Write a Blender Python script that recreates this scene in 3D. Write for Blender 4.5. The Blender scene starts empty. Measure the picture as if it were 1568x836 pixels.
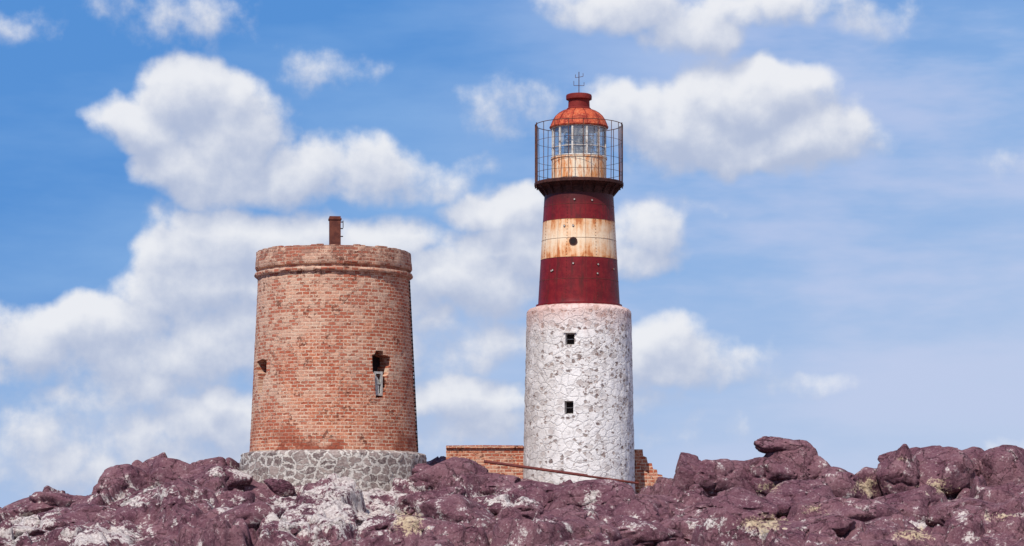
import bpy, bmesh, math, random
import numpy as np
from mathutils import Vector, Matrix
random.seed(3); RNG=np.random.default_rng(7)
S=48.8; F=3904.0; D=80.0; EYE=1.7
scene=bpy.context.scene
def PX(px,y=0.0): return (px-784)/F*(D+y)
def PZ(py,y=0.0): return EYE+(830-py)/F*(D+y)
# ------------------------------------------------------------ node helper
class G:
    def __init__(s,nt): s.nt=nt
    def n(s,t): return s.nt.nodes.new(t)
    def put(s,sock,v):
        if v is None: return
        if isinstance(v,bpy.types.NodeSocket): s.nt.links.new(v,sock)
        else:
            if hasattr(sock.default_value,'__len__') and isinstance(v,(tuple,list)):
                L=len(sock.default_value); v=tuple(v)
                if len(v)<L: v=v+(1.0,)*(L-len(v))
                sock.default_value=v[:L]
            else: sock.default_value=v
    def m(s,op,a,b=None,c=None,clamp=False):
        n=s.n('ShaderNodeMath'); n.operation=op; n.use_clamp=clamp
        s.put(n.inputs[0],a); s.put(n.inputs[1],b); s.put(n.inputs[2],c); return n.outputs[0]
    def v(s,op,a,b=None,c=None,out=0):
        n=s.n('ShaderNodeVectorMath'); n.operation=op
        s.put(n.inputs[0],a); s.put(n.inputs[1],b)
        if c is not None: s.put(n.inputs[2],c)
        return n.outputs[out]
    def dot(s,a,b): return s.v('DOT_PRODUCT',a,b,out=1)
    def comb(s,x,y,z):
        n=s.n('ShaderNodeCombineXYZ'); s.put(n.inputs[0],x); s.put(n.inputs[1],y); s.put(n.inputs[2],z); return n.outputs[0]
    def sep(s,v):
        n=s.n('ShaderNodeSeparateXYZ'); s.put(n.inputs[0],v); return n.outputs
    def noise(s,vec,scale,detail=5,rough=0.55,dist=0,dim='3D',col=False):
        n=s.n('ShaderNodeTexNoise'); n.noise_dimensions=dim
        s.put(n.inputs['Vector'],vec); n.inputs['Scale'].default_value=scale
        n.inputs['Detail'].default_value=detail; n.inputs['Roughness'].default_value=rough
        n.inputs['Distortion'].default_value=dist
        return n.outputs[1 if col else 0]
    def vor(s,vec,scale,feature='F1',dim='3D',rand=1.0):
        n=s.n('ShaderNodeTexVoronoi'); n.voronoi_dimensions=dim; n.feature=feature
        s.put(n.inputs['Vector'],vec); n.inputs['Scale'].default_value=scale; n.inputs['Randomness'].default_value=rand
        return n
    def mix(s,f,a,b,bt='MIX'):
        n=s.n('ShaderNodeMix'); n.data_type='RGBA'; n.blend_type=bt
        s.put(n.inputs[0],f); s.put(n.inputs[6],a); s.put(n.inputs[7],b); return n.outputs[2]
    def ss(s,v,a,b,o0=0.0,o1=1.0,lin=False):
        n=s.n('ShaderNodeMapRange'); n.interpolation_type='LINEAR' if lin else 'SMOOTHSTEP'
        s.put(n.inputs[0],v)
        for i,q in enumerate((a,b,o0,o1)): n.inputs[i+1].default_value=q
        return n.outputs[0]
    def bump(s,h,strength,dist,normal=None):
        n=s.n('ShaderNodeBump'); n.inputs['Strength'].default_value=strength; n.inputs['Distance'].default_value=dist
        s.put(n.inputs['Height'],h)
        if normal is not None: s.put(n.inputs['Normal'],normal)
        return n.outputs[0]
def newmat(name):
    m=bpy.data.materials.new(name); m.use_nodes=True; nt=m.node_tree
    for n in list(nt.nodes): nt.nodes.remove(n)
    g=G(nt); out=g.n('ShaderNodeOutputMaterial'); p=g.n('ShaderNodeBsdfPrincipled')
    nt.links.new(p.outputs[0],out.inputs[0])
    p.inputs['Specular IOR Level'].default_value=0.2
    return m,g,p,out
def objco(g):
    n=g.n('ShaderNodeTexCoord'); return n.outputs['Object']
def cyl(g,R):
    co=objco(g); x,y,z=g.sep(co)
    a=g.m('ARCTAN2',x,g.m('MULTIPLY',y,-1.0)); u=g.m('MULTIPLY',a,R)
    return co,g.comb(u,z,0.0),u,z
# ------------------------------------------------------------ materials
def brick_mat(name,R=None,zlo=4.5,zhi=10.8):
    m,g,p,o=newmat(name)
    if R: co,uv,u,z=cyl(g,R)
    else:
        co=objco(g); x,y,z=g.sep(co); u=g.m('ADD',x,y); uv=g.comb(u,z,0.0)
    wob=g.v('SCALE',g.v('SUBTRACT',g.noise(co,6.0,4,col=True),(0.5,0.5,0.5)))
    wob.node.inputs['Scale'].default_value=0.05
    uv2=g.v('ADD',uv,wob)
    b=g.n('ShaderNodeTexBrick'); g.put(b.inputs['Vector'],uv2)
    b.inputs['Color1'].default_value=(0.0,0.0,0.0,1); b.inputs['Color2'].default_value=(1,1,1,1)
    b.inputs['Mortar'].default_value=(0.5,0.5,0.5,1)
    b.inputs['Scale'].default_value=1.0; b.inputs['Mortar Size'].default_value=0.018
    b.inputs['Mortar Smooth'].default_value=0.4
    b.inputs['Brick Width'].default_value=0.24; b.inputs['Row Height'].default_value=0.105
    rc=b.outputs['Color']; mort=b.outputs['Fac']
    n1=g.noise(co,1.0,6,0.65); n2=g.noise(co,3.2,6,0.68); n3=g.noise(co,14,5,0.7)
    c=g.mix(rc,(0.38,0.092,0.046),(0.62,0.235,0.125))
    c=g.mix(g.ss(n3,0.45,0.66,0,0.8),c,(0.68,0.39,0.26))
    c=g.mix(g.ss(n3,0.46,0.30,0,0.6),c,(0.26,0.06,0.03))
    mc=g.mix(n3,(0.76,0.57,0.42),(0.60,0.40,0.28))
    pale=g.ss(n2,0.34,0.58,0.35,1.0)
    c=g.mix(g.m('MULTIPLY',mort,pale),c,mc)
    zz=g.ss(z,zlo,zhi,0.0,1.0,lin=True)
    left=g.ss(u,-3.0,2.0,0.09,-0.03,lin=True)
    wz=g.ss(g.m('ADD',g.m('ADD',g.noise(co,0.9,7,0.70),g.m('MULTIPLY',zz,0.19)),left),0.50,0.72)
    c=g.mix(g.m('MULTIPLY',wz,0.55),c,(0.62,0.45,0.33))
    spall=g.ss(g.m('ADD',g.m('ADD',g.m('MULTIPLY',n1,0.6),g.m('MULTIPLY',n2,0.6)),g.m('MULTIPLY',rc,0.26)),0.725,0.79)
    c=g.mix(g.m('MULTIPLY',g.m('MULTIPLY',spall,g.m('SUBTRACT',1.0,g.m('MULTIPLY',mort,0.6))),0.75),c,(0.36,0.060,0.026))
    sp=g.vor(uv2,3.6,'F1','2D'); cellr=g.sep(sp.outputs['Color'])[0]
    dk=g.m('MULTIPLY',g.ss(cellr,0.88,0.91),g.ss(g.noise(co,9,4,0.6),0.50,0.57))
    c=g.mix(g.m('MULTIPLY',dk,0.75),c,(0.13,0.04,0.025))
    base=g.ss(z,zlo,zlo+1.1,0.85,0.0)
    c=g.mix(g.m('MULTIPLY',base,g.ss(n1,0.42,0.58)),c,(0.27,0.065,0.035))
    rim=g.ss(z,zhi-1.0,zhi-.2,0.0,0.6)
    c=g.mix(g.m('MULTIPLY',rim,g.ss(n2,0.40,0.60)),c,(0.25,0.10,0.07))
    g.put(p.inputs['Base Color'],c); p.inputs['Roughness'].default_value=0.93
    h=g.m('SUBTRACT',g.m('ADD',g.m('MULTIPLY',n3,0.7),g.m('MULTIPLY',rc,0.4)),g.m('ADD',g.m('MULTIPLY',mort,0.35),g.m('MULTIPLY',spall,0.8)))
    g.put(p.inputs['Normal'],g.bump(h,0.85,0.035))
    return m
M_brick=brick_mat('weathered_brick',2.5)
M_brickflat=brick_mat('ruin_brick',None,-6,60)
def rubble_mat():
    m,g,p,o=newmat('rubble_masonry'); co,uv,u,z=cyl(g,2.9)
    w=g.v('SCALE',g.v('SUBTRACT',g.noise(co,5,5,0.65,col=True),(0.5,0.5,0.5))); w.node.inputs['Scale'].default_value=0.38
    q=g.v('MULTIPLY',g.v('ADD',uv,w),(1.0,1.4,1.0))
    e=g.vor(q,3.0,'DISTANCE_TO_EDGE','2D').outputs['Distance']
    r=g.sep(g.vor(q,3.0,'F1','2D').outputs['Color'])
    n=g.noise(co,12,6,0.65)
    st=g.mix(r[0],(0.11,0.072,0.070),(0.34,0.26,0.23)); st=g.mix(g.ss(n,0.42,0.70,0,.8),st,(0.46,0.39,0.35))
    k=g.ss(g.m('ADD',g.m('ADD',e,g.m('MULTIPLY',n,0.26)),g.m('MULTIPLY',r[1],-.14)),0.15,0.21)
    c=g.mix(k,g.mix(n,(0.66,0.60,0.54),(0.50,0.44,0.39)),st)
    g.put(p.inputs['Base Color'],c); p.inputs['Roughness'].default_value=0.95
    g.put(p.inputs['Normal'],g.bump(g.m('ADD',k,n),0.8,0.06)); return m
M_rubble=rubble_mat()
def white_mat():
    m,g,p,o=newmat('whitewashed_stone'); co,uv,u,z=cyl(g,1.68)
    w=g.v('SCALE',g.v('SUBTRACT',g.noise(co,8,5,.62,col=True),(0.5,0.5,0.5))); w.node.inputs['Scale'].default_value=0.22
    q=g.v('MULTIPLY',g.v('ADD',uv,w),(1.0,1.25,1.0))
    n=g.noise(co,16,6,0.7); nb=g.noise(co,1.5,5,0.6)
    right=g.ss(u,-1.6,1.6,-0.05,0.10,lin=True)
    up=g.ss(z,3.3,9.0,-0.04,0.05,lin=True)
    dens=g.m('ADD',g.m('ADD',nb,right),up)
    def spots(sc,off,th,sz):
        v=g.vor(g.v('ADD',q,off),sc,'F1','2D'); r=g.sep(v.outputs['Color'])
        sel=g.ss(g.m('ADD',r[0],g.m('MULTIPLY',dens,0.9)),th,th+0.07)
        sh=g.ss(g.m('ADD',v.outputs['Distance'],g.m('MULTIPLY',g.m('SUBTRACT',n,0.5),0.5)),sz,sz+0.14,1.0,0.0)
        return g.m('MULTIPLY',sel,sh),r[1]
    s1,r1=spots(3.4,(0,0,0),1.05,0.28)
    s2,r2=spots(5.5,(3.1,7.7,0),1.25,0.25)
    s3,r3=spots(11.0,(5.1,2.7,0),1.35,0.30)
    wc=g.mix(g.ss(nb,0.35,0.7),(0.85,0.805,0.77),(0.77,0.72,0.68))
    wc=g.mix(g.ss(n,0.55,0.78,0,0.75),wc,(0.58,0.52,0.475))
    e=g.vor(q,3.4,'DISTANCE_TO_EDGE','2D').outputs['Distance']
    wc=g.mix(g.m('MULTIPLY',g.ss(e,0.0,0.07,1.0,0.0),g.ss(n,.40,.58,0.05,.5)),wc,(0.52,0.46,0.42))
    left_shade=g.m('MULTIPLY',g.ss(u,-2.3,0.2,1.0,0.0),g.ss(g.noise(co,2.2,6,0.7),0.30,0.58))
    wc=g.mix(left_shade,wc,(0.49,0.44,0.41))  # shade painted into the whitewash: left side greyed, broken up by noise
    c=g.mix(g.m('MULTIPLY',s1,g.m('MULTIPLY_ADD',r1,.50,.15)),wc,g.mix(r1,(0.52,0.45,0.41),(0.38,0.30,0.265)))
    c=g.mix(g.m('MULTIPLY',s2,0.85),c,g.mix(r2,(0.12,0.065,0.055),(0.46,0.36,0.31)))
    c=g.mix(g.m('MULTIPLY',s3,0.75),c,(0.20,0.11,0.09))
    rz=g.m('ADD',z,g.m('MULTIPLY',g.noise(g.comb(g.m('MULTIPLY',u,4.0),g.m('MULTIPLY',z,0.7),0.0),1.0,4),1.1))
    rust=g.ss(rz,PZ(505)+0.1,PZ(468)+0.70,0.0,0.70)
    c=g.mix(rust,c,(0.62,0.33,0.26))
    g.put(p.inputs['Base Color'],c); p.inputs['Roughness'].default_value=0.9
    rel=g.ss(e,0.0,0.12,0.0,0.5)
    h=g.m('ADD',g.m('SUBTRACT',g.m('MULTIPLY',n,0.8),g.m('ADD',g.m('MULTIPLY',s1,.35),g.m('MULTIPLY',s2,0.7))),rel)
    g.put(p.inputs['Normal'],g.bump(h,0.75,0.04)); return m
M_white=white_mat()
def steel_mat():
    m,g,p,o=newmat('banded_paint_on_iron'); co,uv,u,z=cyl(g,1.2)
    st=g.noise(g.comb(g.m('MULTIPLY',u,6.0),g.m('MULTIPLY',z,0.8),0.0),1.0,6,0.65)
    n=g.noise(co,5,7,0.7); nf=g.noise(co,22,5,0.7)
    red=g.mix(g.ss(n,0.35,0.65),(0.135,0.007,0.012),(0.20,0.013,0.016))
    red=g.mix(g.ss(st,0.48,0.68,0,0.8),red,(0.075,0.015,0.013))
    z1,z2=PZ(399),PZ(341)
    zr=g.ss(z,z1,z2,0.0,1.0,lin=True)
    edge=g.m('ABSOLUTE',g.m('SUBTRACT',zr,0.52))
    rf=g.ss(g.m('ADD',g.m('ADD',g.m('MULTIPLY',st,0.95),g.m('MULTIPLY',n,0.5)),g.m('MULTIPLY',edge,0.50)),0.62,1.10)
    wh=g.mix(rf,(0.84,0.66,0.46),(0.68,0.29,0.095)); wh=g.mix(g.ss(rf,0.72,1.0,0,.8),wh,(0.44,0.12,0.04))
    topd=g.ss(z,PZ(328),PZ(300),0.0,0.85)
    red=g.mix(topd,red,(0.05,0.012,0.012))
    inb=g.m('MULTIPLY',g.m('GREATER_THAN',z,z1),g.m('LESS_THAN',z,z2))
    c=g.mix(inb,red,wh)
    sa=g.m('ABSOLUTE',g.m('SUBTRACT',g.m('FRACT',g.m('ADD',g.m('DIVIDE',u,0.94),0.3)),0.5))
    seam=g.ss(sa,0.0,0.016,0.5,0.0)
    c=g.mix(seam,c,(0.09,0.018,0.014))
    c=g.mix(g.ss(nf,0.61,0.70,0,0.5),c,(0.22,0.06,0.03))
    g.put(p.inputs['Base Color'],c); p.inputs['Roughness'].default_value=0.5
    g.put(p.inputs['Normal'],g.bump(g.m('ADD',n,g.m('MULTIPLY',seam,-1.0)),0.35,0.02)); return m
M_steel=steel_mat()
def rust_mat(name,c1,c2,c3,scale=5,rough=0.75,streak=False,metal=0.0):
    m,g,p,o=newmat(name); co=objco(g)
    q=g.v('MULTIPLY',co,(1,1,0.3)) if streak else co
    n=g.noise(q,scale,7,0.68); n2=g.noise(q,scale*4,5,0.7)
    c=g.mix(g.ss(n,0.38,0.6),c1,c2); c=g.mix(g.ss(n2,0.5,0.7,0,0.8),c,c3)
    g.put(p.inputs['Base Color'],c); p.inputs['Roughness'].default_value=rough; p.inputs['Metallic'].default_value=metal
    g.put(p.inputs['Normal'],g.bump(g.m('ADD',n,n2),0.35,0.02)); return m
M_dome=rust_mat('dome_red_paint',(0.26,0.030,0.018),(0.50,0.09,0.035),(0.58,0.23,0.10),4)
M_cap=rust_mat('vent_red_paint',(0.15,0.014,0.013),(0.22,0.025,0.02),(0.10,0.022,0.016),5)
M_dark=rust_mat('dark_rusted_iron',(0.035,0.014,0.012),(0.07,0.025,0.02),(0.12,0.04,0.025),8)
M_rail=rust_mat('rail_iron',(0.06,0.03,0.028),(0.13,0.05,0.035),(0.2,0.09,0.06),10)
M_mur=rust_mat('rusty_white_panel',(0.82,0.68,0.50),(0.68,0.28,0.10),(0.42,0.11,0.04),5,0.7,True)
M_frame=rust_mat('lantern_frame_paint',(0.68,0.66,0.62),(0.50,0.44,0.38),(0.36,0.18,0.10),7)
M_pipe=rust_mat('rusted_pipe',(0.10,0.03,0.022),(0.16,0.05,0.032),(0.07,0.02,0.015),6)
M_wood=rust_mat('grey_timber',(0.52,0.50,0.46),(0.38,0.36,0.33),(0.25,0.22,0.19),8)
M_lens=rust_mat('lens_glass_grey',(0.20,0.23,0.26),(0.10,0.12,0.14),(0.5,0.5,0.48),6,0.2)
M_void=rust_mat('dark_interior',(0.02,0.016,0.015),(0.03,0.02,0.02),(0.03,0.02,0.02),4,0.95)
M_beam=rust_mat('rusted_beam',(0.10,0.022,0.02),(0.17,0.04,0.03),(0.07,0.022,0.018),6)
def glass_mat():
    m,g,p,o=newmat('lantern_glass'); nt=m.node_tree; nt.nodes.remove(p)
    t=g.n('ShaderNodeBsdfTransparent'); t.inputs[0].default_value=(0.82,0.88,0.90,1)
    gl=g.n('ShaderNodeBsdfGlossy'); gl.inputs['Roughness'].default_value=0.08; gl.inputs[0].default_value=(0.9,0.9,0.9,1)
    df=g.n('ShaderNodeBsdfDiffuse'); df.inputs[0].default_value=(0.5,0.5,0.48,1)
    mx=g.n('ShaderNodeMixShader'); mx.inputs[0].default_value=0.25
    nt.links.new(t.outputs[0],mx.inputs[1]); nt.links.new(gl.outputs[0],mx.inputs[2])
    m2=g.n('ShaderNodeMixShader'); g.put(m2.inputs[0],g.ss(g.noise(objco(g),6,6,0.7),0.42,0.72,0.06,0.55))
    nt.links.new(mx.outputs[0],m2.inputs[1]); nt.links.new(df.outputs[0],m2.inputs[2]); nt.links.new(m2.outputs[0],o.inputs[0]); return m
M_glass=glass_mat()
def rock_mat():
    m,g,p,o=newmat('porphyry_rock'); p.inputs['Specular IOR Level'].default_value=0.12
    tc=g.n('ShaderNodeTexCoord').outputs['Object']
    at=g.n('ShaderNodeAttribute'); at.attribute_name='pale'; pa=at.outputs['Fac']
    ay=g.n('ShaderNodeAttribute'); ay.attribute_name='yellow'; ye=ay.outputs['Fac']
    nl=g.noise(tc,0.8,6,0.6); nm=g.noise(tc,2.2,8,0.66); nf=g.noise(tc,14,8,0.74)
    c=g.mix(g.ss(nl,0.35,0.65),(0.135,0.056,0.074),(0.205,0.098,0.112))
    c=g.mix(g.ss(nm,0.50,0.68,0,0.7),c,(0.29,0.175,0.185))
    c=g.mix(g.ss(nm,0.47,0.33,0,0.8),c,(0.070,0.026,0.038))
    c=g.mix(g.ss(nf,0.54,0.70,0,0.75),c,(0.42,0.305,0.30))
    c=g.mix(g.ss(nf,0.47,0.34,0,0.85),c,(0.042,0.017,0.023))
    w=g.v('SCALE',g.v('SUBTRACT',g.noise(tc,1.6,6,0.65,col=True),(0.5,0.5,0.5))); w.node.inputs['Scale'].default_value=1.0
    q=g.v('MULTIPLY',g.v('ADD',tc,w),(1.0,1.0,1.5))
    e=g.vor(q,1.1,'DISTANCE_TO_EDGE').outputs['Distance']
    cr=g.ss(e,0.0,0.022,1.0,0.0)
    c=g.mix(g.m('MULTIPLY',cr,g.ss(nm,0.42,0.58,0.1,0.85)),c,(0.028,0.010,0.014))
    pf=g.ss(g.m('ADD',g.m('ADD',pa,g.m('MULTIPLY',g.m('SUBTRACT',nm,0.5),2.5)),g.m('MULTIPLY',g.m('SUBTRACT',nf,0.5),1.4)),0.50,0.74)
    pc=g.mix(g.ss(nf,.35,.62),(0.38,0.30,0.275),(0.70,0.63,0.575))
    c=g.mix(g.m('MULTIPLY',pf,0.90),c,pc)
    yf=g.ss(g.m('ADD',g.m('ADD',ye,g.m('MULTIPLY',g.m('SUBTRACT',nm,0.5),1.8)),g.m('MULTIPLY',g.m('SUBTRACT',nf,0.5),1.8)),0.50,0.72)
    c=g.mix(g.m('MULTIPLY',yf,0.8),c,(0.56,0.43,0.27))
    g.put(p.inputs['Base Color'],c); p.inputs['Roughness'].default_value=0.92
    h=g.m('ADD',g.m('ADD',g.m('MULTIPLY',nm,1.0),g.m('MULTIPLY',nf,0.35)),g.m('MULTIPLY',cr,-0.25))
    g.put(p.inputs['Normal'],g.bump(h,1.0,0.11)); return m
M_rock=rock_mat()
# ------------------------------------------------------------ mesh helpers
def link(ob,parent=None):
    scene.collection.objects.link(ob)
    if parent: ob.parent=parent
    return ob
def empty(name,loc):
    e=bpy.data.objects.new(name,None); e.location=loc; e.empty_display_size=0.5; return link(e)
def mk(name,verts,faces,mat,parent=None,smooth=None,loc=None):
    me=bpy.data.meshes.new(name); me.from_pydata([tuple(v) for v in verts],[],faces); me.update()
    bm=bmesh.new(); bm.from_mesh(me); bmesh.ops.recalc_face_normals(bm,faces=bm.faces); bm.to_mesh(me); bm.free()
    me.materials.append(mat); ob=bpy.data.objects.new(name,me); link(ob,parent)
    if loc: ob.location=loc
    if smooth is not None: shade(ob,smooth)
    return ob
def shade(ob,ang=30):
    me=ob.data; me.polygons.foreach_set('use_smooth',[True]*len(me.polygons))
    me.set_sharp_from_angle(angle=math.radians(ang)); me.update()
def revolve(name,prof,segs,mat,parent,closed=True,rough=0.0,smooth=35,cap=False):
    vs=[];fs=[];n=len(prof)
    for i in range(segs):
        a=2*math.pi*i/segs
        for (r,z) in prof:
            rr=r+(random.uniform(-rough,rough) if rough and r>0.5 else 0)
            vs.append((rr*math.sin(a),-rr*math.cos(a),z))
    for i in range(segs):
        j=(i+1)%segs
        for k in range(n if closed else n-1):
            l=(k+1)%n
            fs.append((i*n+k,j*n+k,j*n+l,i*n+l))
    return mk(name,vs,fs,mat,parent,smooth)
def boxm(c,s,rot=0.0):
    vs=[];
    for x in(-1,1):
        for y in(-1,1):
            for z in(-1,1):
                X=x*s[0]/2;Y=y*s[1]/2
                vs.append((c[0]+X*math.cos(rot)-Y*math.sin(rot),c[1]+X*math.sin(rot)+Y*math.cos(rot),c[2]+z*s[2]/2))
    f=[(0,1,3,2),(4,6,7,5),(0,4,5,1),(2,3,7,6),(0,2,6,4),(1,5,7,3)]
    return vs,f
def tube(p0,p1,r,n=8):
    p0=Vector(p0);p1=Vector(p1);d=(p1-p0).normalized();a=d.orthogonal().normalized();b=d.cross(a)
    vs=[];
    for p in(p0,p1):
        for i in range(n):
            t=2*math.pi*i/n; vs.append(tuple(p+(a*math.cos(t)+b*math.sin(t))*r))
    f=[(i,(i+1)%n,n+(i+1)%n,n+i) for i in range(n)]+[list(range(n)),list(range(n,2*n))]
    return vs,f
def ring(R,z,r,n=64,m=6):
    vs=[];f=[]
    for i in range(n):
        a=2*math.pi*i/n
        for k in range(m):
            t=2*math.pi*k/m; q=R+r*math.cos(t); vs.append((q*math.sin(a),-q*math.cos(a),z+r*math.sin(t)))
    for i in range(n):
        for k in range(m):
            f.append((i*m+k,((i+1)%n)*m+k,((i+1)%n)*m+(k+1)%m,i*m+(k+1)%m))
    return vs,f
def joinp(name,parts,mat,parent=None,smooth=None,loc=None):
    V=[];Fc=[]
    for v,f in parts:
        o=len(V); V+=list(v); Fc+=[[i+o for i in q] for q in f]
    return mk(name,V,Fc,mat,parent,smooth,loc)
def radial_prism(poly,az,r0,r1):
    s,c=math.sin(az),math.cos(az); n=len(poly); vs=[]
    for r in(r0,r1):
        for w,z in poly: vs.append((r*s+w*c,-r*c+w*s,z))
    f=[(i,(i+1)%n,n+(i+1)%n,n+i) for i in range(n)]+[list(range(n)),list(range(n,2*n))]
    return vs,f
def cut(ob,cutters):
    for v,f in cutters:
        c=mk('tmp_cut',v,f,M_void); c.parent=ob.parent
        md=ob.modifiers.new('b','BOOLEAN'); md.operation='DIFFERENCE'; md.object=c; md.solver='EXACT'
        bpy.context.view_layer.update(); dg=bpy.context.evaluated_depsgraph_get()
        me=bpy.data.meshes.new_from_object(ob.evaluated_get(dg)); ob.modifiers.clear(); ob.data=me
        bpy.data.objects.remove(c)
    shade(ob,35)
# ------------------------------------------------------------ BRICK TOWER
bx=PX(511)
bt=empty('brick_tower',(bx,0,0))
zb,zt=PZ(693),PZ(431)
def lerp(a,b,t): return a+(b-a)*t
prof=[]
N=54
for i in range(N+1):
    t=i/N; prof.append((lerp(128.5,115.6,t**0.9)/S,lerp(zb,zt,t)))
prof+=[(1.9,zt),(1.9,zb)]
wall=revolve('wall',prof,150,M_brick,bt,True,0.010)
az1=math.asin(78/124)
poly=[(-.21,PZ(615)),(.13,PZ(613)),(.14,PZ(600)),(.24,PZ(598)),(.23,PZ(581)),(.31,PZ(578)),(.32,PZ(567)),(.42,PZ(565)),(.40,PZ(552)),(.14,PZ(550)),(.11,PZ(544)),(-.17,PZ(544)),(-.19,PZ(549)),(-.30,PZ(551)),(-.29,PZ(576)),(-.23,PZ(579))]
az2=-math.asin(107/123.5)
poly2=[(-.12,PZ(606)),(.16,PZ(604)),(.20,PZ(582)),(.36,PZ(579)),(.36,PZ(556)),(.1,PZ(554)),(-.38,PZ(557)),(-.36,PZ(572)),(-.2,PZ(575)),(-.18,PZ(590))]
cut(wall,[radial_prism(poly,az1,1.6,3.2),radial_prism(poly2,az2,1.6,3.2)])
def pr(l): return [(r/S,PZ(y)) for r,y in l]
revolve('cornice',pr([(115.2,431),(116.2,430),(116.2,427.5),(119.8,426),(120.8,423.5),(119.9,420.5),(115.2,419.5),(115.0,416.4),(118.6,415.4),(119.6,413),(119.2,404),(118.4,396),(117.6,388.5),(96,388.5),(96,431)]),150,M_brick,bt,True,0.016)
parts=[];rr_=random.Random(9)
for i in range(70):
    a=2*math.pi*i/70+rr_.uniform(-.02,.02)
    if rr_.random()<.5: continue
    hgt=rr_.choice((.02,.03,.045)); parts.append(boxm((2.33*math.sin(a),-2.33*math.cos(a),PZ(388.5)+hgt/2-.004),(.2,.11,hgt),a))
joinp('rim_bricks',parts,M_brick,bt)
revolve('roof',[(0.02,PZ(392)),(2.0,PZ(396)),(2.0,PZ(402)),(0.02,PZ(402))],64,M_dark,bt,True)
pp=pr([(145,765),(144,752),(143.5,740),(143,730),(142.5,720),(142.5,710),(142,702),(141,697.5),(138,695.5),(134,694.5),(130,693.2),(80,693),(80,765)])
revolve('stone_plinth',pp,120,M_rubble,bt,True,0.04)
v1=boxm((PX(513.5)-bx,-0.2,PZ(365,-.2)),(17/S,17/S,66/S),0.12)
joinp('chimney_pipe',[v1,boxm((PX(513.5)-bx,-0.2,PZ(336,-.2)),(19.5/S,19.5/S,2.4/S),0.12)],M_pipe,bt)
joinp('pipe_brackets',[boxm((PX(523.5)-bx,-0.2,PZ(y,-.2)),(5/S,.03,.03)) for y in(340,350,362)]+[tube((PX(526)-bx,-.2,PZ(339)),(PX(526)-bx,-.2,PZ(350)),.012)],M_dark,bt)
parts=[];azc=math.radians(84)
for i in range(44):
    z=lerp(zb+.1,zt-.05,i/43); r=lerp(128.5,115.6,(z-zb)/(zt-zb))/S+0.015
    parts.append(boxm((r*math.sin(azc),-r*math.cos(azc),z),(.07,.05,.045),azc-math.pi/2))
r0=128.5/S+.035;r1=115.6/S+.035
parts.append(tube((r0*math.sin(azc),-r0*math.cos(azc),zb),(r1*math.sin(azc),-r1*math.cos(azc),zt),.014))
joinp('conductor_cable',parts,M_dark,bt)
def frame(name,az,r,x0,x1,z0,z1,t,parent,mat,mid=True,bars=1):
    ps=[]
    def bar(a,b,c,d): ps.append(radial_prism([(a,c),(b,c),(b,d),(a,d)],az,r-t,r))
    bar(x0,x0+t,z0,z1);bar(x1-t,x1,z0,z1);bar(x0+t,x1-t,z1-t,z1-.001);bar(x0+t,x1-t,z0+.001,z0+t)
    if mid: bar(x0+t,x1-t,(z0+z1)/2-t/3,(z0+z1)/2+t/3)
    return joinp(name,ps,mat,parent)
frame('window_frame',az1,2.44,-.20,.12,PZ(611),PZ(575),.07,bt,M_wood)
joinp('window_board',[radial_prism([(-.13,PZ(610)),(.00,PZ(610)),(-.01,PZ(588)),(-.13,PZ(580))],az1,2.40,2.42)],M_wood,bt)
joinp('dark_backing',[radial_prism([(-.5,PZ(620)),(.6,PZ(620)),(.6,PZ(540)),(-.5,PZ(540))],az1,1.86,1.89),radial_prism([(-.5,PZ(610)),(.6,PZ(610)),(.6,PZ(540)),(-.5,PZ(540))],az2,1.86,1.89)],M_void,bt)  # near-black sheets behind both openings stand in for the interior's darkness
revolve('inner_floor',[(0.02,zb+.3),(1.88,zb+.3),(1.88,zb+.2),(0.02,zb+.2)],48,M_void,bt,True)
# ------------------------------------------------------------ LIGHTHOUSE
lx=PX(886.5); lh=empty('lighthouse',(lx,0,0))
prof=[];zs0,zs1=PZ(775),PZ(480)
for i in range(45):
    t=i/44; prof.append((lerp(86.3,79.8,t)/S,lerp(zs0,zs1,t)))
prof+=pr([(78.8,477),(76,474),(66,470.5),(40,470.5),(40,775)])
st=revolve('stone_base',prof,140,M_white,lh,True,0.016)
wz=[(870.5,519,12,18),(869.5,624,12,20)]
cuts=[];
for px,py,w,h in wz:
    az=math.asin((px-886.5)/82); hw=w/2/S*1.15
    z0,z1=PZ(py+h/2,-1.6),PZ(py-h/2,-1.6)
    cuts.append(radial_prism([(-hw,z0),(hw,z0),(hw,z1),(-hw,z1)],az,1.1,2.2))
cut(st,cuts)
for px,py,w,h in wz:
    az=math.asin((px-886.5)/82); hw=w/2/S*1.15; z0,z1=PZ(py+h/2,-1.6),PZ(py-h/2,-1.6)
    frame('window_frame',az,1.50,-hw+.002,hw-.002,z0+.002,z1-.002,.025,lh,M_wood)
    joinp('window_lintel',[radial_prism([(-hw-.06,z1+.005),(hw+.06,z1+.005),(hw+.05,z1+.05),(-hw-.05,z1+.05)],az,1.4,1.685)],M_frame,lh)
    joinp('window_pane',[radial_prism([(-hw,z0),(hw,z0),(hw,z1),(-hw,z1)],az,1.40,1.41)],M_void,lh)
prof=pr([(66,470.5),(66,467.5),(63,467)])
for i in range(30):
    t=i/29; prof.append((lerp(62.6,52.6,t)/S,lerp(PZ(466),PZ(296),t)))
prof+=[(0.5,PZ(296)),(0.5,PZ(470))]
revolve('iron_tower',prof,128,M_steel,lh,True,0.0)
parts=[]
for py in(432,399.2,370,341,318):
    t=(466-py)/170; R=lerp(62.6,52.6,t)/S; parts.append(ring(R+.001,PZ(py),.006,96,5))
joinp('plate_laps',parts,M_pipe,lh,40)
parts=[]
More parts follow.
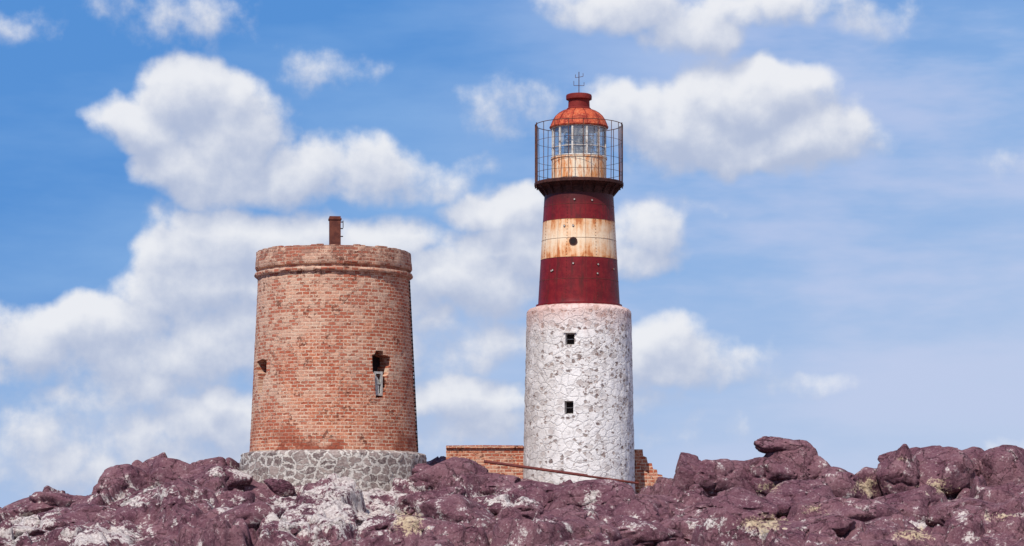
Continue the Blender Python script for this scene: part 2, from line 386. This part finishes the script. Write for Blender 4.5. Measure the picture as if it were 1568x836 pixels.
for k in range(9):
    a=k*2*math.pi/8-0.35
    for i in range(34):
        z=lerp(PZ(463),PZ(304),i/33); R=lerp(62.6,52.6,(466-(830-(z-EYE)*S))/170)/S
        parts.append(boxm((R*math.sin(a),-R*math.cos(a),z),(.018,.018,.018),a))
joinp('rivets',parts,M_pipe,lh)
def porthole(px,py,rad,big=False):
    t=(466-py)/170; R=lerp(62.6,52.6,t)/S; az=math.asin(max(-.98,min(.98,(px-885)/S/R))); z=PZ(py,-R)
    po=[(rad*math.cos(2*math.pi*i/16),z+rad*math.sin(2*math.pi*i/16)) for i in range(16)]
    pi_=[(rad*.7*math.cos(2*math.pi*i/16),z+rad*.7*math.sin(2*math.pi*i/16)) for i in range(16)]
    s=joinp('porthole_rim',[radial_prism(po,az,R-.1,R+.035)],M_dark if big else M_pipe,lh)
    joinp('porthole_glass',[radial_prism(pi_,az,R,R+.038)],M_void if big else M_wood,lh)
porthole(875,369,.13,True)
for q in[(875,345),(877,305),(903,306),(843,413),(875,403),(912,404),(911,418),(936,409),(862,345),(845,412)]: porthole(q[0],q[1],.035)
gz0,gz1=PZ(286),PZ(280)
revolve('gallery_deck',[(0.9,gz0),(1.36,gz0),(1.40,gz0+.02),(1.40,gz1-.02),(1.37,gz1),(0.3,gz1),(0.3,gz0)],96,M_dark,lh,True)
revolve('gallery_cove',pr([(52.7,303),(53.2,298),(56,291),(61,288),(64,286.2),(40,286.2),(40,303)]),96,M_dark,lh,True)
parts=[]
for k in range(20):
    a=2*math.pi*k/20+.1; zt_=gz0-.002
    s,c=math.sin(a),math.cos(a); n0=Vector((s,-c,0)); tv=Vector((c,s,0))
    vs=[]
    for sg in(-.018,.018):
        for r,z in((1.06,zt_),(1.33,zt_),(1.30,zt_-.06),(1.10,zt_-.30),(1.06,zt_-.34)): vs.append(tuple(n0*r+tv*sg+Vector((0,0,z))))
    parts.append((vs,[(0,1,2,3,4),(5,6,7,8,9)]+[(i,(i+1)%5,5+(i+1)%5,5+i) for i in range(5)]))
joinp('gallery_brackets',parts,M_dark,lh)
parts=[]
zr0=gz1;zr1=PZ(192)
for k in range(18):
    a=2*math.pi*k/18+.09; R=1.365
    lean=random.uniform(-.02,.02)
    parts.append(tube((R*math.sin(a),-R*math.cos(a),zr0-.02),((R+lean)*math.sin(a+lean),-(R+lean)*math.cos(a+lean),zr1),.011,6))
for z,r in((zr1,.012),(PZ(218),.006),(PZ(246),.006),(PZ(266),.007)):
    parts.append(ring(1.365,z,r))
for sx_ in(-1,1):
    for yy in(-.30,.05,.4):
        x=sx_*math.sqrt(1.365**2-yy*yy); parts.append(tube((x,yy,gz0-.05),(x,yy,PZ(190)),.020,8))
joinp('gallery_railing',parts,M_rail,lh)
lz0,lz1,lz2=gz1,PZ(243),PZ(197)
revolve('lantern_base',[(.86,lz0),(.86,lz1-.04),(.885,lz1-.035),(.885,lz1),(.5,lz1),(.5,lz0)],72,M_mur,lh,True)
parts=[]
NM=12
for k in range(NM):
    a=2*math.pi*(k+.5)/NM
    parts.append(boxm((.85*math.sin(a),-.85*math.cos(a),(lz1+lz2)/2),(.055,.05,lz2-lz1),a))
parts.append(ring(.85,lerp(lz1,lz2,.33),.014)); parts.append(ring(.85,lz2,.03)); parts.append(ring(.855,lz1+.02,.03))
joinp('lantern_mullions',parts,M_frame,lh)
vs=[];fs=[]
for k in range(NM):
    a=2*math.pi*(k+.5)/NM
    for z in(lz1,lz2): vs.append((.845*math.sin(a),-.845*math.cos(a),z))
for k in range(NM):
    j=(k+1)%NM; fs.append((2*k,2*j,2*j+1,2*k+1))
mk('lantern_glazing',vs,fs,M_glass,lh)
revolve('lens',[(.05,lz1-.1),(.30,lz1-.1),(.34,lz1+.15),(.40,lz1+.3),(.42,lz1+.45),(.38,lz1+.62),(.28,lz1+.80),(.05,lz1+.84)],32,M_lens,lh,True)
parts=[ring(.43,lz1+.12*i+.1,.012,32) for i in range(6)]
for k in range(6):
    a=k*math.pi/3+.3; parts.append(tube((.45*math.sin(a),-.45*math.cos(a),lz1-.05),(.45*math.sin(a),-.45*math.cos(a),lz2),.018,6))
joinp('lens_frame',parts,M_dark,lh)
revolve('dome_roof',pr([(41,197.5),(44.5,197),(45.3,195),(44,193.2),(42.8,190),(40.5,185),(36.5,179),(31,174),(25,170.5),(20,168.5),(17,167.5),(16,168.5),(24,173),(36,183),(41,193)]),80,M_dome,lh,True)
parts=[]
for k in range(12):
    a=2*math.pi*(k+.5)/12; pts=pr([(44.6,194),(43,190),(40.8,185),(36.8,179),(31.3,174),(25.2,170.4),(19.5,168.2)])
    for (r0_,z0_),(r1_,z1_) in zip(pts[:-1],pts[1:]): parts.append(tube((r0_*math.sin(a),-r0_*math.cos(a),z0_),(r1_*math.sin(a),-r1_*math.cos(a),z1_),.010,5))
joinp('dome_ribs',parts,M_cap,lh)
revolve('ventilator',pr([(.5,169),(18.6,169),(18.6,166.5),(16.6,165),(16.2,156),(16.2,154),(19.6,152.5),(19.8,148),(19.2,145.5),(17,144.5),(.5,143.5)]),56,M_cap,lh,True)
mx=0.0; parts=[tube((mx,0,PZ(146)),(mx,0,PZ(110)),.013,6),tube((mx-.16,0,PZ(131)),(mx+.16,0,PZ(131)),.008,5),tube((mx-.11,0,PZ(119)),(mx+.13,0,PZ(117)),.008,5),
 tube((mx-.16,0,PZ(131)),(mx-.16,0,PZ(124)),.008,5),tube((mx+.16,0,PZ(131)),(mx+.16,0,PZ(126)),.008,5),tube((mx+.13,0,PZ(117)),(mx+.13,0,PZ(112)),.008,5),tube((mx-.11,0,PZ(119)),(mx-.11,0,PZ(114)),.008,5)]
joinp('wind_vane',parts,M_rail,lh)
# ------------------------------------------------------------ RUINED WALL
yw=1.0
def slab(pts,y0,y1):
    n=len(pts); vs=[(PX(a,y0),y0,PZ(b,y0)) for a,b in pts]+[(PX(a,y0),y1,PZ(b,y0)) for a,b in pts]
    return vs,[(i,(i+1)%n,n+(i+1)%n,n+i) for i in range(n)]+[list(range(n)),list(range(n,2*n))]
rw=empty('ruined_brick_wall',(0,0,0))
topL=[(683,684),(700,683),(760,683.5),(800,683),(812,684),(812,775),(683,775)]
topR=[(962,688),(984,688),(985,698),(990,700),(992,709),(998,709),(1000,718),(1006,719),(1007,726),(1014,727),(1016,736),(1021,737),(1023,775),(962,775)]
joinp('wall',[slab(topL,yw,yw+.4),slab(topR,yw-.2,yw+.2)],M_brickflat,rw)
joinp('coping',[slab([(683,686),(683,682.2),(735,681.5),(801,682),(801,686)],yw-.07,yw+.45)],M_brickflat,rw)
joinp('inner_wall',[slab([(742,703),(772,700),(790,696),(803,697),(803,760),(742,760)],yw-1.0,yw-.7)],M_brickflat,rw)
joinp('buttress',[slab([(974,704),(981,711),(986,720),(996,727),(1006,738),(1012,765),(970,765)],yw-.6,yw-.203)],M_brickflat,rw)
a=Vector((PX(741,-2.1),-2.1,PZ(707,-2.1))); b=Vector((PX(978,-2.3),-2.3,PZ(740,-2.3)))
d=(b-a).normalized()
joinp('fallen_beam',[tube(a,b,.035,8),tube(a+Vector((0,.12,.03)),a+d*3.2+Vector((0,.12,.03)),.03,8)],M_beam,None,40)
# ------------------------------------------------------------ numpy noise
def h2(ix,iy,k):
    v=np.sin(ix*127.1+iy*311.7+k*74.7)*43758.5453; return v-np.floor(v)
def h3(ix,iy,iz,k):
    v=np.sin(ix*127.1+iy*311.7+iz*213.3+k*74.7)*43758.5453; return v-np.floor(v)
def vn2(x,y,k):
    ix=np.floor(x);iy=np.floor(y);fx=x-ix;fy=y-iy
    fx=fx*fx*(3-2*fx);fy=fy*fy*(3-2*fy)
    return (h2(ix,iy,k)*(1-fx)+h2(ix+1,iy,k)*fx)*(1-fy)+(h2(ix,iy+1,k)*(1-fx)+h2(ix+1,iy+1,k)*fx)*fy
def fbm2(x,y,o,k,g=.5):
    s=0;a=1;t=0
    for i in range(o): s=s+a*vn2(x*2**i+i*17.3,y*2**i-i*9.1,k+i);t+=a;a*=g
    return s/t-.5
def vn3(x,y,z,k):
    ix=np.floor(x);iy=np.floor(y);iz=np.floor(z);fx=x-ix;fy=y-iy;fz=z-iz
    fx=fx*fx*(3-2*fx);fy=fy*fy*(3-2*fy);fz=fz*fz*(3-2*fz);r=0
    for a in(0,1):
        for b in(0,1):
            for c in(0,1):
                r=r+h3(ix+a,iy+b,iz+c,k)*(fx if a else 1-fx)*(fy if b else 1-fy)*(fz if c else 1-fz)
    return r
def fbm3(x,y,z,o,k,g=.5):
    s=0;a=1;t=0
    for i in range(o): s=s+a*vn3(x*2**i+i*7.3,y*2**i-i*5.1,z*2**i+i*3.3,k+i);t+=a;a*=g
    return s/t-.5
def blocks(x,y,k):
    ix=np.floor(x);iy=np.floor(y);f1=np.full(x.shape,9.);f2=np.full(x.shape,9.);hh=np.zeros(x.shape)
    for a in(-1,0,1):
        for b in(-1,0,1):
            cx=ix+a;cy=iy+b;px=cx+h2(cx,cy,k);py=cy+h2(cx,cy,k+1)
            dx=x-px;dy=y-py;d=np.sqrt(dx*dx+dy*dy)
            H=h2(cx,cy,k+2)-.5+(h2(cx,cy,k+3)-.5)*dx*1.6+(h2(cx,cy,k+4)-.5)*dy*1.6
            new=d<f1; f2=np.where(new,f1,np.minimum(f2,d)); hh=np.where(new,H,hh); f1=np.where(new,d,f1)
    return hh,f2-f1,f1
sky=[(-400,800),(-60,790),(0,782),(60,768),(150,760),(175,745),(210,727),(280,718),(340,714),(370,718),(420,722),(600,722),(640,714),(665,710),(700,712),(740,716),(800,716),(880,730),(975,744),(1030,752),(1060,742),(1160,738),(1240,740),(1300,744),(1345,742),(1400,730),(1480,726),(1568,728),(1700,745),(2000,770)]
sx=np.array([PX(a) for a,b in sky]); sz=np.array([PZ(b) for a,b in sky])
def terrain(x,y,detail=True):
    cz=np.interp(x,sx,sz)
    t=np.clip((y+27)/27,0,1); Sf=t*(1-.12*(1-t))
    back=np.clip((y-4)/26,0,1); back=back*back*(3-2*back)
    side=np.clip((np.abs(x)-24)/20,0,1); side=side*side*(3-2*side)
    h=cz*Sf*(1-back)*(1-side)
    amp=np.clip((y+32)/8,0,1)*(1-back)*(1-side)
    near=np.exp(-(((x-bx)/3.6)**4+((y)/3.4)**4))+np.exp(-(((x-lx)/2.4)**4+(y/2.5)**4)); near=np.clip(near,0,1)
    amp=amp*(1-.75*near)
    wx=x+.35*fbm2(x*.9,y*.9,4,11);wy=y+.35*fbm2(x*.9,y*.9,4,31)
    b1,e1,f1=blocks(wx*.44,wy*.40,3); b2,e2,f2=blocks(wx*.95+5,wy*.85,9); b3,e3,f3=blocks(wx*2.6,wy*2.6+2,15)
    k1=np.clip(e1*6,0,1);k2=np.clip(e2*5,0,1);k3=np.clip(e3*5,0,1)
    k1=k1*k1*(3-2*k1);k2=np.sqrt(k2)
    d=.95*b1*k1-.28*(1-k1)+.48*b2*k2-.20*(1-k2)+.11*b3*k3-.04*(1-k3)+.5*fbm2(x*.35,y*.35,3,41)+.10*fbm2(x*4,y*4,5,51,.6)
    return h+amp*d*.85-.15, amp*d
def patch(X,Yp,l):
    r=np.zeros(X.shape)
    for px,py,rx,ry,w in l:
        r=np.maximum(r,w*np.exp(-(((X-px)/rx)**2+((Yp-py)/ry)**2)))
    return r
PALE=[(520,775,120,65,.78),(450,790,90,60,.70),(560,745,130,28,.84),(600,780,95,45,.66),(400,722,80,16,.95),(50,800,60,32,.84),(160,822,95,26,.82),(20,815,50,28,.76),(190,765,60,16,.72),(770,765,65,18,.75),(905,765,18,36,.7),(240,755,60,16,.62),(1080,800,60,22,.55),(700,790,120,34,.46),(1150,815,70,16,.62),(1400,800,80,16,.5),(330,775,60,24,.5),(980,800,60,18,.5),(1300,765,40,14,.5)]
YEL=[(625,800,30,25,.85),(1170,800,50,18,.75),(1330,745,30,22,.75),(1440,745,30,20,.65),(1400,820,40,14,.75),(1250,780,30,12,.6),(1180,745,30,10,.6),(1530,790,40,14,.5),(1080,735,20,10,.4),(1375,700,20,8,.5)]
def attrs(me,V,pscale=1.0,base=.20):
    dd=D+V[:,1]; pX=784+V[:,0]*F/dd; pY=830-(V[:,2]-EYE)*F/dd
    pa=np.maximum(patch(pX,pY,PALE)*pscale,base); ye=patch(pX,pY,YEL)*pscale
    for n,a in(('pale',pa),('yellow',ye)):
        at=me.attributes.new(n,'FLOAT','POINT'); at.data.foreach_set('value',a.astype(np.float32))
def np_mesh(name,V,Fc,mat,smooth=True,loc=None):
    me=bpy.data.meshes.new(name); nv=len(V);nf,k=Fc.shape
    me.vertices.add(nv); me.vertices.foreach_set('co',V.astype(np.float32).ravel())
    me.loops.add(nf*k); me.loops.foreach_set('vertex_index',Fc.astype(np.int32).ravel())
    me.polygons.add(nf); me.polygons.foreach_set('loop_start',np.arange(0,nf*k,k,dtype=np.int32))
    me.update(calc_edges=True); me.validate()
    me.polygons.foreach_set('use_smooth',np.full(len(me.polygons),smooth)); me.materials.append(mat)
    ob=bpy.data.objects.new(name,me); link(ob); return ob
xs=np.concatenate([np.arange(-46,-18,.7),np.arange(-18,18,.045),np.arange(18,46,.7)])
ys=np.concatenate([np.arange(-34,-18,.5),np.arange(-18,3,.05),np.arange(3,34,.6)])
XX,YY=np.meshgrid(xs,ys); ZZ,dd_=terrain(XX,YY)
YY2=YY+.14*fbm2(XX*1.7,ZZ*2.6+YY*.6,3,71); XX2=XX+.14*fbm2(YY*1.5+ZZ*2.2,XX*1.5,3,81)
V=np.stack([XX2.ravel(),YY2.ravel(),ZZ.ravel()],1)
ny,nx=XX.shape; idx=np.arange(ny*nx).reshape(ny,nx)
Fc=np.stack([idx[:-1,:-1].ravel(),idx[:-1,1:].ravel(),idx[1:,1:].ravel(),idx[1:,:-1].ravel()],1)
ter=np_mesh('rocky_hill',V,Fc,M_rock); attrs(ter.data,V,1.0,.30)
# ------------------------------------------------------------ boulders
ICO={}
def ico(n):
    if n not in ICO:
        bm=bmesh.new(); bmesh.ops.create_icosphere(bm,subdivisions=n,radius=1.0)
        bm.verts.ensure_lookup_table()
        ICO[n]=(np.array([v.co[:] for v in bm.verts]),np.array([[v.index for v in f.verts] for f in bm.faces])); bm.free()
    return ICO[n]
def rockgeo(c,s,seed,sub):
    r_=np.random.default_rng(seed); d,f=ico(sub); d=d/np.linalg.norm(d,axis=1)[:,None]
    n=r_.normal(size=(16,3)); n/=np.linalg.norm(n,axis=1)[:,None]; ds=r_.uniform(.60,1.0,16)
    dw=d+.10*np.stack([fbm3(d[:,0]*2+seed%7,d[:,1]*2,d[:,2]*2,3,11+i) for i in range(3)],1)
    dt=dw@n.T; rr=np.where(dt>.05,ds/np.maximum(dt,.05),9.)
    k=26.; r=-np.log(np.exp(-k*np.minimum(rr,1.3)).sum(1)+np.exp(-k*1.12))/k
    o=r_.uniform(0,50,3); P=d*r[:,None]
    fr=2.6; cellx=P*fr+o
    q=np.floor(cellx+.6*np.stack([fbm3(P[:,0]*3,P[:,1]*3,P[:,2]*3,2,31+i) for i in range(3)],1))
    ch=h3(q[:,0],q[:,1],q[:,2],7)-.5
    r=r*(1+.04*ch)*(1+.14*fbm3(P[:,0]*2+o[0],P[:,1]*2+o[1],P[:,2]*2+o[2],6,seed%97,.58))
    bl=np.abs(fbm3(P[:,0]*1.8+o[1],P[:,1]*1.8+o[2],P[:,2]*1.8+o[0],2,seed%83)); r=r-.11*np.exp(-bl*40)
    P=d*r[:,None]*1.04
    a=r_.uniform(0,6.28); ca,sa=math.cos(a),math.sin(a)
    P=P@np.array([[ca,sa,0],[-sa,ca,0],[0,0,1]])
    P=P*np.array(s)
    t=r_.uniform(-.2,.2); P=P@np.array([[math.cos(t),0,-math.sin(t)],[0,1,0],[math.sin(t),0,math.cos(t)]])
    return P+np.array(c),f
def rockset(name,lst,base=.23):
    Vs=[];Fs=[];o=0
    for (c,s,seed,sub) in lst:
        v,f=rockgeo(c,s,seed,sub); Vs.append(v);Fs.append(f+o);o+=len(v)
    V=np.concatenate(Vs); ob=np_mesh(name,V,np.concatenate(Fs),M_rock); attrs(ob.data,V,.90,base)
    ob.data.set_sharp_from_angle(angle=math.radians(42)); return ob
def R(px,py,rx,rz,y,seed,sub=5):
    k=(D+y)/F; return ((PX(px,y),y,PZ(py,y)),(rx*k*1.2,max(rx,rz)*k*.95,rz*k*1.2),seed,sub)
man=[R(1056,740,34,36,-3,1),R(1108,740,58,42,-2.6,2),R(1165,738,56,38,-2.2,3),R(1228,728,50,40,-2.4,5),R(1195,722,34,22,-2.6,55),R(1282,748,44,30,-3,6),R(1322,750,30,26,-2.5,7),
 R(1380,735,32,42,-3,8),R(1366,704,16,12,-2.6,9),R(1424,734,50,44,-2.5,10),R(1485,736,46,42,-2,11),R(1545,738,48,40,-2.4,12),R(1600,748,50,40,-2.4,13),
 R(1120,790,70,34,-6,14),R(1220,775,60,30,-5.5,15),R(1300,800,60,36,-7,16),R(1400,790,56,38,-6,17),R(1490,795,64,36,-6.5,18),R(1570,800,50,40,-6,19),
 R(200,752,44,32,-2.6,20),R(262,748,58,34,-2.4,21),R(325,744,50,33,-2.8,22),R(110,782,52,28,-3,23),R(40,790,48,24,-3,24),R(-25,800,50,26,-3,25),R(165,762,22,22,-2.4,26),
 R(120,812,66,30,-7,27),R(250,792,80,38,-6,28),R(350,790,60,36,-6,29),R(40,826,60,22,-9,30),R(300,828,70,30,-10,31),
 R(690,740,52,30,-3.2,32),R(740,752,56,30,-3.6,33),R(655,728,24,16,-3,34),R(820,768,64,32,-5,35),R(905,778,58,32,-6,36),R(985,785,56,32,-5,37),R(1045,775,40,24,-4,38),
 R(700,800,70,34,-8,39),R(640,822,50,26,-10,40),R(860,812,70,32,-9,41),R(960,822,64,28,-10,42),R(760,778,44,26,-6,43),R(1060,820,60,26,-9,44),R(1180,825,60,26,-10,45),R(430,745,20,10,-4,46),R(520,800,34,16,-8,47),R(470,770,26,12,-6,48)]
cand=[];r_=np.random.default_rng(21)
for i in range(120):
    y=r_.uniform(-17,-3.2); x=r_.uniform(-17.5,17.5); s=.14+.65*r_.random()**2.2
    px=784+x*F/(D+y)
    if 380<px<660 and r_.random()<.65: s*=.45
    z=float(terrain(np.array([x]),np.array([y]))[0][0])
    cand.append(((x,y,z-.15*s),(s*r_.uniform(.9,1.7),s*r_.uniform(.8,1.2),s*r_.uniform(.5,.9)),1000+i,4))
rockset('rock_outcrop',man+cand)
rockset('boulder',[R(1197,683,31,15,-2.5,104)],.05)
rockset('boulder',[R(803,781,24,18,-9.5,61)],.0)
rockset('boulder',[R(1275,808,38,24,-10.5,63)],.0)
# ------------------------------------------------------------ dry grass tufts
def grass():
    m,g,p,o=newmat('dry_grass_blades'); n=g.noise(objco(g),3,3)
    g.put(p.inputs['Base Color'],g.mix(n,(0.60,0.48,0.33),(0.46,0.35,0.23))); p.inputs['Roughness'].default_value=.9
    vs=[];fs=[];r=random.Random(5)
    spots=[(1170,803,40,12),(1335,748,22,14),(1440,752,22,14),(1400,822,40,8),(1250,785,25,8),(1180,752,26,6),(625,803,22,14),(1530,792,30,8)]
    dg=bpy.context.evaluated_depsgraph_get()
    for px,py,rx,ry in spots:
        for t in range(5):
            qx=px+r.gauss(0,rx*.6); qy=py+r.gauss(0,ry*.6)
            dirv=Vector(((qx-784)/F,1.0,(830-qy)/F)).normalized()
            hit,loc,nor,_,_,_=scene.ray_cast(dg,Vector((0,-D,EYE)),dirv)
            if not hit: continue
            for b in range(12):
                a=r.uniform(0,6.28);l=r.uniform(.03,.07);o0=Vector((r.gauss(0,.07),r.gauss(0,.07),-.02))
                t1=Vector((math.cos(a)*l*.6,math.sin(a)*l*.6,l)); w=Vector((-math.sin(a),math.cos(a),0))*.006
                k=len(vs); vs+= [tuple(loc+o0-w),tuple(loc+o0+w),tuple(loc+o0+t1)]; fs.append((k,k+1,k+2))
    me=bpy.data.meshes.new('dry_grass'); me.from_pydata(vs,[],fs); me.materials.append(m); link(bpy.data.objects.new('dry_grass',me))
bpy.context.view_layer.update(); grass()
m,g,p,o=newmat('gravel_ground'); co=objco(g); n=g.noise(co,.6,8,.7)
g.put(p.inputs['Base Color'],g.mix(n,(0.16,0.10,0.09),(0.34,0.27,0.22))); p.inputs['Roughness'].default_value=.95
g.put(p.inputs['Normal'],g.bump(n,.6,.2))
mk('ground',[(-4000,-4000,0),(4000,-4000,0),(4000,4000,0),(-4000,4000,0)],[(0,1,2,3)],m)
# ------------------------------------------------------------ sun + sky
elev=math.radians(50); sd=Vector((-.46,-1,0)).normalized()*math.cos(elev); sd.z=math.sin(elev)
L=bpy.data.lights.new('sun','SUN'); L.energy=4.6; L.angle=math.radians(.5); L.color=(1,.955,.89)
lo=bpy.data.objects.new('sun',L); lo.rotation_euler=(-sd).to_track_quat('-Z','Y').to_euler(); lo.location=(-20,-60,60); link(lo)
w=bpy.data.worlds.new('World'); scene.world=w; w.use_nodes=True; nt=w.node_tree
for n in list(nt.nodes): nt.nodes.remove(n)
g=G(nt)
sk=g.n('ShaderNodeTexSky'); sk.sky_type='NISHITA'; sk.sun_disc=False; sk.sun_elevation=elev; sk.sun_rotation=math.atan2(sd.x,sd.y)%(2*math.pi)
dirv=g.n('ShaderNodeTexCoord').outputs['Generated']
x,y,z=g.sep(dirv); az=g.m('ARCTAN2',x,y); el=g.m('ARCSINE',z)
q=g.comb(g.m('MULTIPLY',az,39.04),g.m('MULTIPLY',el,39.04),0.0)
CL=[(300,150,92,66,1.3),(225,190,74,52,1.15),(350,205,98,74,1.2),(255,250,62,48,1.05),(340,265,130,52,1.),(470,262,120,50,.85),(550,255,98,44,.8),(650,272,105,30,.55),(725,258,65,18,.38),
(260,22,120,44,.36),(35,38,66,28,.28),(480,112,78,44,.30),
(950,8,120,46,.9),(1050,45,84,52,.95),(1180,8,180,30,.75),(1330,25,76,30,.55),
(1135,150,130,62,1.45),(1225,205,118,60,1.25),(1060,195,130,72,1.25),(960,170,88,50,1.0),(800,165,90,50,.34),(1150,225,190,44,.95),
(330,370,112,66,1.15),(260,390,70,42,1.),(440,375,120,58,1.15),(600,370,98,50,1.05),(560,430,175,78,1.),(700,430,150,54,1.05),(765,320,90,42,1.15),(780,375,105,48,1.),(985,350,70,54,1.0),(975,395,88,32,.75),(300,440,145,62,.95),
(60,520,108,54,1.05),(165,500,104,56,1.1),(260,545,175,56,.95),(350,510,135,66,.95),(40,560,145,34,.7),(450,520,270,95,.8),
(200,600,155,34,.7),(300,648,135,42,.95),(345,618,50,31,1.05),(700,612,98,46,1.05),(720,650,98,34,.8),(165,722,64,29,.9),(70,690,165,48,.55),(1015,540,98,52,.9),(1100,558,98,40,.65),(1210,582,92,23,.30),(1000,612,62,27,.45),(660,498,64,27,.75),(760,520,102,43,.6),(1545,690,60,25,.42),(1555,245,55,30,.18),(230,690,330,95,.6),(500,660,290,75,.55),(1040,320,70,14,.26),(850,660,260,50,.38)]
def field(q,det):
    nz=g.noise(q,.8,3,.5,dim='2D',col=True)
    wq=g.v('MULTIPLY_ADD',g.v('SUBTRACT',nz,(.5,.5,.5)),(1.0,.8,0.0),q)
    f=g.m('MULTIPLY',-1.0,1.2)
    for px,py,rx,ry,wt in CL:
        a=math.atan((px-784)/F); e=math.atan((830-py)/F*math.cos(a)); cx,cy=a*39.04,e*39.04
        sx_,sy_=100/rx/1.16,100/ry/1.16
        d=g.v('MULTIPLY_ADD',wq,(sx_,sy_,0.0),(-cx*sx_,-cy*sy_,0.0))
        r2=g.dot(d,d); v=g.m('MULTIPLY_ADD',r2,-wt,wt); f=g.m('SMOOTH_MAX',f,v,.18)
    n2=g.noise(q,1.35,det,.57,dim='2D')
    f=g.m('MAXIMUM',f,-1.2)
    return g.m('MULTIPLY_ADD',g.m('SUBTRACT',n2,.5),1.15,f)
f0=field(q,8)
f1=field(g.v('ADD',q,(-.12,.36,0.0)),5)
gn=g.noise(g.v('MULTIPLY',dirv,(1,1,2.2)),3.0,6,.55)
aw=g.m('MAXIMUM',g.ss(g.m('ABSOLUTE',az),.24,.36),g.ss(el,.24,.32))
gf=g.m('MULTIPLY',g.ss(gn,.52,.68),aw)
alpha=g.m('MAXIMUM',g.ss(f0,.0,.74,0,.95),g.m('MULTIPLY',gf,.85))
lit=g.m('MULTIPLY_ADD',g.m('SUBTRACT',f0,f1),.58,.38,clamp=True)
cc=g.mix(g.ss(lit,.02,.95),(4.6,5.25,6.9,1),(8.6,8.7,9.05,1))
wis=g.noise(g.v('MULTIPLY',q,(.22,.8,1.0)),1.0,5,.55,dim='2D')
t=g.m('ADD',g.m('MULTIPLY',el,1/.215),g.m('MULTIPLY',az,-1.9))
t=g.m('ADD',t,g.m('MULTIPLY',g.m('SUBTRACT',wis,.5),-.9))
base=g.mix(g.ss(t,-.1,.62,lin=True),(4.8,5.9,8.3,1),(2.1,4.1,7.7,1))
base=g.mix(g.ss(t,.55,1.15,lin=True),base,(.78,2.7,6.75,1))
base=g.mix(g.ss(el,.3,1.2),base,(.4,1.4,4.6,1))
base=g.mix(.1,base,sk.outputs[0])
hz=g.m('MULTIPLY',g.ss(wis,.34,.66,.08,.55),g.ss(az,-.06,.12))
base=g.mix(hz,base,(5.4,6.0,8.3,1))
base=g.mix(g.ss(el,.11,.0,0,.5),base,(5.0,6.1,8.2,1))
col=g.mix(alpha,base,cc)
bg=g.n('ShaderNodeBackground'); g.put(bg.inputs[0],col); bg.inputs[1].default_value=.1
wo=g.n('ShaderNodeOutputWorld'); nt.links.new(bg.outputs[0],wo.inputs[0])
w.cycles.sampling_method='MANUAL'; w.cycles.sample_map_resolution=256
# ------------------------------------------------------------ camera
cam=bpy.data.cameras.new('camera'); cam.lens=F/1568*36; cam.sensor_width=36; cam.shift_y=(830-418)/1568; cam.clip_end=12000; cam.clip_start=.5
co_=bpy.data.objects.new('camera',cam); co_.location=(0,-D,EYE); co_.rotation_euler=(math.radians(90),0,0); link(co_); scene.camera=co_
scene.view_settings.view_transform='Standard'; scene.view_settings.look='None'; scene.view_settings.exposure=0
